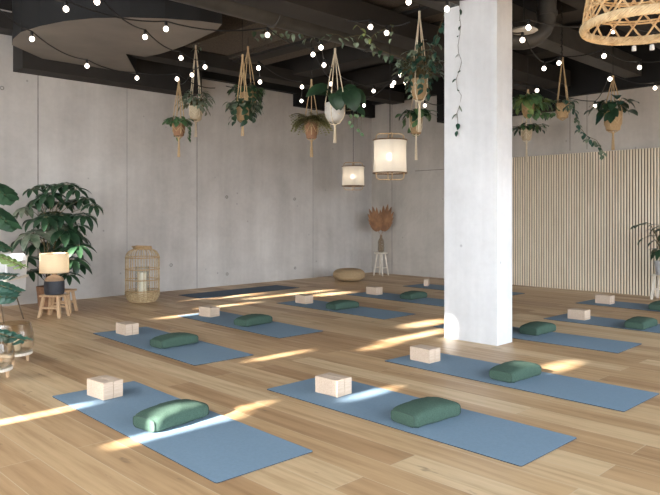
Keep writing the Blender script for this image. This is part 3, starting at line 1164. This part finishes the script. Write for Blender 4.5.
# ------------------------------------------------------------------ pendant lanterns of bamboo and cloth
def cloth_lantern(u, v0, v1, w, d, label):
    top, bot = atd(u, v0, d), atd(u, v1, d)
    H = top.z - bot.z
    R = w / 2 / FPX * d
    t = thing('cloth_lantern', label, 'pendant lamp', bot, .5, 'cloth pendant lanterns')
    n = 40
    pr = [(R, 0), (R * .985, H * .2), (R * .975, H * .5), (R * .985, H * .8), (R, H)]
    sh = MB()
    sh.shell(pr, n)
    for i in range(len(sh.v)):
        a = math.atan2(sh.v[i].y, sh.v[i].x)
        k = 1 + .02 * math.sin(a * 4) * math.sin(PI * sh.v[i].z / H * 2)
        sh.v[i] = Vector((sh.v[i].x * k, sh.v[i].y * k, sh.v[i].z))
    sh.build('lamp_shade', M['paper'], t)
    for z in (0, H):
        rm = MB()
        ring(rm, R * 1.02, z, .009 * R / .2)
        rm.build('hoop', M['bamboo'], t)
    for k in range(2):
        c_, s_ = math.cos(k * PI / 2 + .35), math.sin(k * PI / 2 + .35)
        q = R * .86
        e = H * .2
        pts = []
        for x, z in ((-1, 0), (-1, H), (-.97, H + e * .7), (-.8, H + e), (0, H + e * 1.02), (.8, H + e), (.97, H + e * .7), (1, H), (1, 0), (.97, -e * .7), (.8, -e), (0, -e * 1.02), (-.8, -e), (-.97, -e * .7)):
            pts.append((q * x * c_, q * x * s_, z))
        MB().tube(pts, .007 * R / .2, 6, 0, True).build('frame_loop', M['bamboo_pale'], t)
    MB().sphere((0, 0, H * .5), .045, 12).build('bulb', M['hotbulb'], t)
    MB().tube([(0, 0, H * .5 + .04), (0, 0, ZC - bot.z)], .005, 6).build('cord', M['cable'], t)
    L = bpy.data.lights.new('lantern_light', 'POINT')
    L.energy = LANT
    L.color = (1, .88, .72)
    L.shadow_soft_size = .06
    o = bpy.data.objects.new('lantern_light', L)
    col.objects.link(o)
    o.location = bot + Vector((0, 0, H * .5))
    return t


LANT = .7
cloth_lantern(353.2, 166.5, 186, 22, 12.4, 'smaller glowing bamboo and white cloth pendant lantern nearer the corner')
cloth_lantern(390, 140.3, 173, 33, 8.1, 'larger glowing bamboo and white cloth pendant lantern beside the column')
L = bpy.data.lights.new('table_lamp_light', 'POINT')
L.energy = .9
L.color = (1, .86, .68)
L.shadow_soft_size = .03
o = bpy.data.objects.new('table_lamp_light', L)
col.objects.link(o)
o.location = (SC.x, SC.y, .271 + .37)

# large woven shade, upper right
dd = 3.2
rc = atd(645, 26, dd)
R = 58 / FPX * dd
t = thing('woven_pendant', 'large open-weave rattan bell pendant shade cut by the upper picture corner', 'pendant lamp', rc)
BH = .42


def bell(x, a, o_=0):
    r = (R * (1 - .16 * x - .22 * x ** 3) if x < 1 else R * .62) + o_
    return Vector((r * math.cos(a), r * math.sin(a), x * BH))


n = 17
wv = MB()
for s_ in (-1, 1):
    for k in range(n):
        a0 = 2 * PI * k / n
        pts = [bell(x / 10, a0 + s_ * x / 10 * 1.15, .003 * s_) for x in range(11)]
        wv.tube(pts, .0055, 5)
for x in (.2, .42, .64, .86, 1.0):
    for e in (0, .012):
        wv.tube([bell(min(1, x + e / BH), 2 * PI * i / 48, -.002) for i in range(48)], .0048, 5, 0, True)
wv.build('weave', M['rattan'], t)
rm = MB()
for k in range(7):
    pts = []
    for i in range(120):
        a = 2 * PI * i / 120
        b = a * 13 + k * 2 * PI / 7
        rr = R + .011 * math.cos(b)
        pts.append((rr * math.cos(a), rr * math.sin(a), .017 * math.sin(b)))
    rm.tube(pts, .0075, 5, 0, True)
ring(rm, R, 0, .010, 48)
rm.build('rim', M['rattan_pale'], t)
MB().lathe([(R * .62, BH), (R * .5, BH + .06), (.05, BH + .09), (.001, BH + .09)], 24).build('crown', M['rattan'], t)
MB().tube([(0, 0, BH + .08), (0, 0, ZC - rc.z)], .006, 6).build('cord', M['cable'], t)

# ------------------------------------------------------------------ hanging planters
def hanging(name, label, u, v0, v1, w, d, apex, tassel, pot, fol, cord='jute', mats=None, pot_shape=1):
    """pot between v0 and v1 in the picture column u, w wide, d away; cords meet at apex height"""
    bot, top = atd(u, v1, d), atd(u, v0, d)
    H = top.z - bot.z
    R = w / 2 / FPX * d
    t = thing(name, label, 'hanging plant', bot, 0 if fol is bigleaf else rnd.random() * 3, 'plants in macrame hangers')
    MB().lathe([(R * .3, 0), (R * .62, H * .06), (R * .9, H * .25), (R * 1.02, H * .5), (R, H * .8), (R * .9, H), (R * .82, H), (R * .86, H * .85), (.001, H * .83)] if pot_shape > 1 else [(R * .72 * pot_shape, 0), (R * .8 * pot_shape, H * .05), (R * .97, H * .75), (R, H), (R * .9, H), (R * .86, H * .85), (.001, H * .83)], 24).build('pot', M[pot], t)
    MB().lathe([(.001, H * .87), (R * .86, H * .86)], 16).build('soil', M['soil'], t)
    zt = atd(u, apex, d).z - bot.z
    hg = MB()
    cr = .0065
    for k in range(4):
        a = k * PI / 2 + .4
        c_, s_ = math.cos(a), math.sin(a)
        hg.tube([(0, 0, zt), (R * .55 * c_, R * .55 * s_, (H + zt) / 2), (R * 1.04 * c_, R * 1.04 * s_, H), (R * .98 * c_, R * .98 * s_, H * .35), (R * .5 * c_, R * .5 * s_, -.012), (0, 0, -.03)], cr, 5)
        a2 = a + PI / 2
        hg.tube([(R * 1.03 * c_, R * 1.03 * s_, H * .8), (R * .98 * math.cos(a + PI / 4), R * .98 * math.sin(a + PI / 4), H * .35), (R * 1.03 * math.cos(a2), R * 1.03 * math.sin(a2), H * .8)], cr * .8, 5)
    hg.tube([(0, 0, zt - .05), (0, 0, zt + .02)], .014, 8)
    ho = hg.build('hanger', M[cord], t)
    MB().tube([(0, 0, zt), (0, 0, ZC - bot.z)], .003, 5).build('hook_wire', M['cable'], t)
    if tassel:
        tz = atd(u, tassel, d).z - bot.z
        ts = MB()
        ts.tube([(0, 0, -.02), (0, 0, -.05)], .016, 8)
        for k in range(9):
            a = k * .7
            ts.tube([(.006 * math.cos(a), .006 * math.sin(a), -.03), (.012 * math.cos(a), .012 * math.sin(a), tz * .5), (.017 * math.cos(a), .017 * math.sin(a), tz)], .004, 4)
        ts.build('tassel', M[cord], ho)
    fb = MB()
    fol(fb, R, H)
    fb.build('foliage', mats, t)
    return t


def bushy(n, L, W, spread, up=.2, shape='heart', trail=0, trail_len=.4, hi=.14):
    def f(fb, R, H):
        for k in range(n):
            a = rnd.uniform(0, 2 * PI)
            r = rnd.uniform(.3, 1) * spread
            q = Vector((r * math.cos(a), r * math.sin(a), H + up * rnd.uniform(.2, 1) * (1.15 - r / spread * .7)))
            s0 = Vector((R * .5 * math.cos(a), R * .5 * math.sin(a), H * .9))
            fb.tube([s0, (s0 + q) / 2 + Vector((0, 0, .04)), q], .0025, 4, 1)
            fb.leaf(q, Vector((math.cos(a), math.sin(a), rnd.uniform(-.7, .25))), Vector((0, 0, 1)) + .3 * Vector((rnd.uniform(-1, 1), rnd.uniform(-1, 1), 0)), L * rnd.uniform(.75, 1.15), W * rnd.uniform(.8, 1.1), shape, .8, 5, .2, rnd.choice((0, 0, 2)))
        for k in range(trail):
            a = rnd.uniform(0, 2 * PI)
            ln = trail_len * rnd.uniform(.5, 1.1)
            out = R * 1.15 + .05
            pts = [Vector((R * .6 * math.cos(a), R * .6 * math.sin(a), H)), Vector((out * math.cos(a), out * math.sin(a), H + .02))]
            m = max(3, int(ln / .055))
            for i in range(1, m + 1):
                pts.append(Vector((out * math.cos(a + .03 * i) + rnd.uniform(-.01, .01), out * math.sin(a + .03 * i) + rnd.uniform(-.01, .01), H + .02 - ln * i / m)))
            fb.tube(pts, .0022, 4, 1)
            for i, q in enumerate(pts[1:]):
                b = a + rnd.uniform(-1.5, 1.5)
                fb.leaf(q, Vector((math.cos(b), math.sin(b), -.8)), Vector((math.cos(a), math.sin(a), .6)), L * rnd.uniform(.6, .95), W * rnd.uniform(.6, .95), shape, .5, 5, .2, rnd.choice((0, 0, 2)))
    return f


def fern(fb, R, H):
    for k in range(120):
        a = rnd.uniform(0, 2 * PI)
        L = rnd.uniform(.16, .32)
        el = rnd.uniform(.1, 1.1)
        pts = []
        p = Vector((R * .4 * math.cos(a), R * .4 * math.sin(a), H * .9))
        t = Vector((math.cos(a) * math.cos(el), math.sin(a) * math.cos(el), math.sin(el)))
        for i in range(9):
            pts.append(p.copy())
            p = p + t * L / 8
            t = (t + Vector((0, 0, -.24))).normalized()
        fb.tube(pts, .0016, 4, 1)
        sd = Vector((-math.sin(a), math.cos(a), 0))
        for i in range(2, 9):
            for s_ in (-1, 1):
                fb.leaf(pts[i], sd * s_ + (pts[i] - pts[i - 1]).normalized() * .5, (0, 0, 1), .055 * (1.2 - i / 10), .026, 'oval', .3, 3, .1)


def bigleaf(fb, R, H):
    # leaves of the big-leaved plant, each with its own stalk: across, towards the room, up, direction, length, width
    for (x, y, z, dx, dz, L, W) in ((-.12, .06, .17, -1, -.15, .27, .19), (-.08, -.05, .19, -1, .2, .22, .16), (.0, .12, .10, .35, -1, .24, .20), (.03, .02, .15, .9, -.3, .2, .16),
                                    (.16, .1, .13, .5, -1, .27, .23), (.2, .0, .14, 1, -.5, .24, .2), (.1, -.1, .18, .6, .2, .2, .16), (.27, .05, -.08, .8, -.4, .13, .1),
                                    (-.05, -.12, .14, -.6, .1, .2, .16), (.05, .14, .06, 0, -1, .16, .13)):
        q = RGT * x - FWD * y + Vector((0, 0, H + z))
        fb.tube([(0, 0, H * .9), q * .55 + Vector((0, 0, .05)), q], .004, 5, 1)
        fb.leaf(q, RGT * dx - FWD * .35 + Vector((0, 0, dz)), Vector((0, 0, 1)) - FWD * .9, L, W * 1.15, 'heart', .7, 7, .15)
    for k in range(4):
        x = .17 + .045 * k
        pts = [RGT * R + Vector((0, 0, H)), RGT * x + Vector((0, 0, H - .02)), RGT * (x + .02) + Vector((0, 0, H - .14)), RGT * (x + .01) + Vector((0, 0, H - .22 - .05 * k))]
        fb.tube(pts, .002, 4, 1)
        for q in pts[1:]:
            fb.leaf(q, RGT * rnd.uniform(-1, 1) + Vector((0, 0, -.8)), -FWD, .055, .04, 'heart', .4, 5, .2, 2)


DK, TL, MD, LM, SG, VR, FN, ST = (M[k] for k in ('leaf_dark', 'leaf_teal', 'leaf_mid', 'leaf_lime', 'leaf_sage', 'leaf_variegated', 'leaf_fern', 'stem'))
hanging('hanging_planter', 'small tan pot of green pothos in jute hanger, furthest from the corner, above lantern', 178.8, 124, 136, 12.5, 9.0, 80, 157, 'terracotta', bushy(46, .095, .075, .16, .12, 'heart', 3, .2), 'jute', [MD, ST, MD])
hanging('hanging_planter', 'beige pot of grey variegated leaves, hung from tall yellowish cords', 195.8, 106.5, 120, 14, 9.3, 45, 137, 'beige_pot', bushy(80, .12, .055, .22, .28, 'oval', 3, .15), 'cotton', [SG, ST, VR])
hanging('hanging_planter', 'tan pot hanging directly behind and above another tan pot', 248, 92, 107, 16.5, 8.9, 48, None, 'tan_pot', bushy(44, .11, .085, .22, .1, 'heart', 8, .3), 'jute', [DK, ST, MD])
hanging('hanging_planter', 'tan pot with trailing heart leaves, lower of two hanging together', 242.6, 107.5, 120.5, 13, 8.4, 56, 136, 'tan_pot', bushy(36, .12, .09, .22, .12, 'heart', 6, .2), 'jute', [DK, ST, VR])
hanging('hanging_planter', 'terracotta pot with feathery yellow-green fern, beside white macrame pot', 311.5, 120, 138.5, 13, 8.9, 81, 157, 'terracotta', fern, 'jute', [FN, ST])
hanging('hanging_planter', 'white pot in white macrame net with very large dark leaves', 335, 103, 122.5, 20.5, 8.1, 50, 143, 'white_pot', bigleaf, 'cotton', [DK, ST, MD], 1.2)
hanging('hanging_planter', 'macrame hanger beside the column with bushy trailing grey-green plant and long fringe', 419.5, 79, 100, 17, 7.3, 13, 132, 'tan_pot', bushy(150, .09, .055, .24, .45, 'oval', 9, .2), 'cotton', [TL, ST, SG], 1.1)
hanging('hanging_planter', 'small pot with round green leaves hanging just above the larger cloth lantern', 416, 117, 134, 12.5, 9.4, 84, 160, 'tan_pot', bushy(30, .13, .11, .24, .14, 'heart', 3, .2), 'cotton', [MD, ST, DK])
hanging('hanging_planter', 'beige pot hanging lowest behind the column, before the concrete above the slats', 526.5, 130, 140.5, 10, 10.6, 96, 162, 'beige_pot', bushy(54, .12, .06, .32, .12, 'oval', 0, .2), 'cotton', [DK, ST, MD])
hanging('hanging_planter', 'light-green trailing pothos hanging immediately beside the white column', 528, 104, 116, 12, 8.6, 91, None, 'tan_pot', bushy(60, .13, .1, .26, .13, 'heart', 6, .16), 'jute', [MD, ST, LM])
hanging('hanging_planter', 'tan basket below the black chain, with long vines trailing aside', 562.5, 103.5, 118, 13.5, 8.6, 58, None, 'tan_pot', bushy(20, .1, .07, .17, .07, 'heart', 0, .2), 'jute', [TL, ST, SG])
hanging('hanging_planter', 'tan basket with broad dark rubber plant leaves, nearest the rattan shade', 613, 112, 130.5, 17, 8.6, 77, 150, 'tan_pot', bushy(24, .17, .12, .26, .22, 'oval', 2, .1), 'jute', [DK, ST, TL])


# ------------------------------------------------------------------ vines and garlands
def garland(name, label, pts, L, W, step, mats, drop=.05, r=.0028, shape='heart', den=1, cat='vine'):
    mb = MB()
    P = [Vector(p) for p in pts]
    path = []
    for a, b in zip(P, P[1:]):
        k = max(2, int((b - a).length / step))
        for i in range(k):
            path.append(a.lerp(b, i / k) + Vector((rnd.uniform(-1, 1), rnd.uniform(-1, 1), rnd.uniform(-1, 1))) * step * .14)
    path.append(P[-1])
    mb.tube(path, r, 5, 1)
    for q in path:
        for k in range(den):
            a = rnd.uniform(0, 2 * PI)
            d = Vector((math.cos(a), math.sin(a), rnd.uniform(-1.3, -.1)))
            mb.leaf(q + Vector((0, 0, -drop * rnd.random())), d, Vector((math.cos(a), math.sin(a), 1)), L * rnd.uniform(.6, 1.1), W * rnd.uniform(.6, 1.1), shape, .6, 5, .2, rnd.choice((0, 0, 2)))
    o = mb.build(name, mats, None)
    return tag(o, label, cat)


zt = DUCTY
yy = DUCTY - .16
x0, x1 = at(268, 29, 3.42).x, at(412, 62, 3.42).x
garland('ivy_garland', 'leafy ivy garland wound along the horizontal ceiling duct', [atd(255, 31, 7.6), atd(275, 28, 7.6), atd(300, 31, 7.6), atd(325, 33, 7.6), atd(345, 37, 7.5), atd(362, 35, 7.4), atd(380, 50, 7.3), atd(398, 57, 7.3), atd(412, 60, 7.3)], .085, .065, .07, [SG, ST, DK], .08, den=2)
garland('trailing_vine', 'bare curling vine with pale round leaves between the two front bulbs', [atd(358, 25, 6.9), atd(365, 31, 6.9), atd(372, 37, 6.9), atd(380, 31, 6.9), atd(390, 24, 6.9), atd(391, 37, 6.9)], .07, .06, .13, [SG, ST, LM], .02)
garland('trailing_vine', 'thick hanging vine clump touching the column edge under the ceiling', [atd(446, 8, 6.7), atd(442, 22, 6.7), atd(438, 34, 6.75), atd(433, 48, 6.8), atd(429, 62, 6.9)], .1, .05, .055, [TL, ST, SG], .12, shape='oval', den=3)
cx = CX0 - .012
pv = [(458, -4), (459, 10), (461, 25), (458, 45), (460, 60), (458, 80), (460, 95), (458, 112), (457, 130)]
pts = []
for u, v in pv:
    a = FWD + RGT * ((u - 330) / FPX)
    d = (cx - CAM.x) / a.x
    pts.append(atd(u, v, d))
garland('trailing_vine', 'thin sparse vine hanging flat down the face of white column', pts, .07, .04, .11, [TL, ST, SG], .02, .0022, 'oval')
garland('trailing_vine', 'long leafy vine cascading in a curve from the basket below the chain', [atd(566, 104, 8.5), atd(573, 104, 8.5), atd(576, 115, 8.5), atd(579, 127, 8.5), atd(587, 136, 8.5), atd(597, 140, 8.5), atd(603, 152, 8.5)], .085, .05, .045, [TL, ST, SG], .05, shape='oval', den=3)
garland('trailing_vine', 'leafy vine linking the column-side pothos to the tan basket', [atd(533, 108, 8.6), atd(541, 112, 8.6), atd(549, 112, 8.6), atd(557, 107, 8.6)], .095, .075, .05, [MD, ST, DK], .05, den=3)
garland('trailing_vine', 'short curling vine with pale leaves above the yellowish cords', [atd(196, 24, 8.9), atd(190, 31, 8.9), atd(189, 42, 8.9), atd(194, 51, 8.9), atd(200, 48, 8.9), atd(200, 43, 8.9)], .06, .05, .14, [SG, ST, LM], .01)

# ------------------------------------------------------------------ string lights
def string_light(label, bulbs, z, pre=None, post=None, sag=.06):
    P = []
    for b in bulbs:
        d = b[2] if len(b) > 2 else FPX * (z - CAMH) / (HOR - b[1])
        P.append(atd(b[0], b[1], d))
    t = thing('string_light', label, 'string lights', (P[0].x, P[0].y, P[0].z), 0, 'festoon strings of round bulbs')
    O = P[0]
    nodes = [p + Vector((0, 0, .075)) for p in P]
    if pre:
        nodes.insert(0, atd(*pre))
    if post:
        nodes.append(atd(*post))
    path = []
    for a, b in zip(nodes, nodes[1:]):
        s_ = sag * min(1, (b - a).length)
        for i in range(8):
            x = i / 8
            path.append(a.lerp(b, x) - Vector((0, 0, s_ * 4 * x * (1 - x))) - O)
    path.append(nodes[-1] - O)
    MB().tube(path, .0065, 5).build('cable', M['cable'], t)
    for p in P:
        q = p - O
        b = MB().sphere(q, .024, 10, 0, (1, 1, 1.08)).build('bulb', M['bulb'], t)
        MB().lathe([(.012, .026), (.015, .03), (.015, .07), (.009, .078)], 10, q).build('socket', M['cable'], b)
    return t


string_light('string of round bulbs running down across the curved grey ceiling panel', [(32, 39), (87, 66), (137, 78), (177, 79)], 2.98, (-8, 2, 6.0), (215, 88, 9.4))
string_light('string of bulbs along the front edge of grey panel towards the ivy duct', [(66, 9), (166, 29), (267.5, 35), (313, 54.5), (331, 84)], 3.05, (40, -8, 5.4), (350, 100, 10.8))
string_light('string of bulbs starting top edge, descending to the stepped wall top', [(97, 2), (145, 37), (181, 58), (205, 67), (192, 75)], 3.05, (85, -10, 5.3), (180, 84, 9.6))
string_light('string of bulbs hanging just over the tan pots by the wall', [(238, 91), (260, 82), (258.6, 68), (302, 87), (301.5, 101)], 2.95, (226, 86, 9.4), (315, 110, 10.8))
string_light('curved string of bulbs behind the white macrame pot', [(321, 47.5), (324, 65), (352.7, 86.6), (373.6, 91), (392, 85.7), (394, 82.7), (405.5, 82.7)], 3.0, (316, 40, 7.4), (440, 66, 8.5))
string_light('low string of bulbs furthest back near the wall corner', [(351, 92), (364, 105.5), (400.5, 75), (424.8, 105.5)], 2.95, (338, 96, 10.8), (443, 104, 10.9))
string_light('short string of two bulbs with the pale curling vine between them', [(370.5, 27), (386.6, 33)], 3.1, (345, 20, 6.6), (410, 22, 6.6))
string_light('string of bulbs passing at the upper corner of the white column', [(408.6, 2, 5.9), (447, 9, 5.95)], 3.1, (390, -8, 5.8), (490, -8, 5.9))
string_light('string of bulbs running from column past the black chain to picture edge', [(522.5, 40), (544, 68.5), (559, 63), (604, 56), (639.5, 67.5)], 2.98, (505, 30, 6.9), (670, 58, 8))
string_light('string of bulbs under the duct elbow and through the rattan shade', [(528.5, 27.5), (613, 31)], 3.05, (500, 20, 6.7), (690, 30, 6.6))
string_light('lowest string of bulbs before the concrete above the slatted wall', [(537, 90.5), (595, 106), (610, 79), (655, 88)], 2.9, (514, 84, 9.0), (690, 70, 8.8))

# ------------------------------------------------------------------ light
w = bpy.data.worlds.new('sky')
sc.world = w
w.use_nodes = True
bg = w.node_tree.nodes['Background']
bg.inputs[0].default_value = (.74, .87, 1, 1)
bg.inputs[1].default_value = 5.6
wt = w.node_tree
wc = wt.nodes.new('ShaderNodeTexCoord')
wx = wt.nodes.new('ShaderNodeSeparateXYZ')
wr = wt.nodes.new('ShaderNodeValToRGB')
wt.links.new(wc.outputs['Generated'], wx.inputs[0])
wm = wt.nodes.new('ShaderNodeMapRange')
wm.inputs['From Min'].default_value = -1
wt.links.new(wx.outputs['Z'], wm.inputs['Value'])
wt.links.new(wm.outputs[0], wr.inputs[0])
e_ = wr.color_ramp.elements
e_[0].position, e_[0].color = .49, (.10, .09, .08, 1)
e_[1].position, e_[1].color = .51, (.86, .92, 1, 1)
e2 = e_.new(.8)
e2.color = (.66, .82, 1, 1)
wt.links.new(wr.outputs[0], bg.inputs[0])
S = bpy.data.lights.new('sun', 'SUN')
S.energy = 32
S.angle = math.radians(1.25)
S.color = (1, .97, .92)
o = bpy.data.objects.new('sun', S)
col.objects.link(o)
o.rotation_euler = Vector((SX, SY, SZ)).to_track_quat('-Z', 'Y').to_euler()
for (x0, x1, z0, z1) in WIN:
    P_ = bpy.data.lights.new('window_portal', 'AREA')
    P_.shape = 'RECTANGLE'
    P_.size, P_.size_y = x1 - x0, z1 - z0
    P_.cycles.is_portal = True
    o = bpy.data.objects.new('window_portal', P_)
    col.objects.link(o)
    o.location = ((x0 + x1) / 2, YW - .16, (z0 + z1) / 2)
    o.rotation_euler = (PI / 2, 0, 0)
    o.rotation_euler = Vector((0, 1, 0)).to_track_quat('-Z', 'Z').to_euler()
P_ = bpy.data.lights.new('window_portal', 'AREA')
P_.shape = 'RECTANGLE'
P_.size, P_.size_y = 2.8, 3.0
P_.cycles.is_portal = True
o = bpy.data.objects.new('window_portal', P_)
col.objects.link(o)
o.location = (XW - .04, (YW + .3 - 9.3) / 2, 1.8)
o.rotation_euler = Vector((1, 0, 0)).to_track_quat('-Z', 'Z').to_euler()

# ------------------------------------------------------------------ camera
cd = bpy.data.cameras.new('camera')
cd.sensor_width = 36
cd.sensor_fit = 'HORIZONTAL'
cd.lens = FPX / 660 * 36
cd.shift_y = -(247.5 - HOR) / 660
cd.clip_start = .05
co = bpy.data.objects.new('camera', cd)
col.objects.link(co)
co.location = CAM
co.rotation_euler = FWD.to_track_quat('-Z', 'Y').to_euler()
sc.camera = co

sc.cycles.max_bounces = 8
sc.cycles.diffuse_bounces = 5
sc.cycles.transparent_max_bounces = 16
sc.cycles.use_denoising = True
sc.cycles.sample_clamp_indirect = 8
vs_ = sc.view_settings
vs_.view_transform = 'Standard'
vs_.look = 'None'
vs_.gamma = 1
vs_.use_curve_mapping = False
vs_.exposure = 0.88
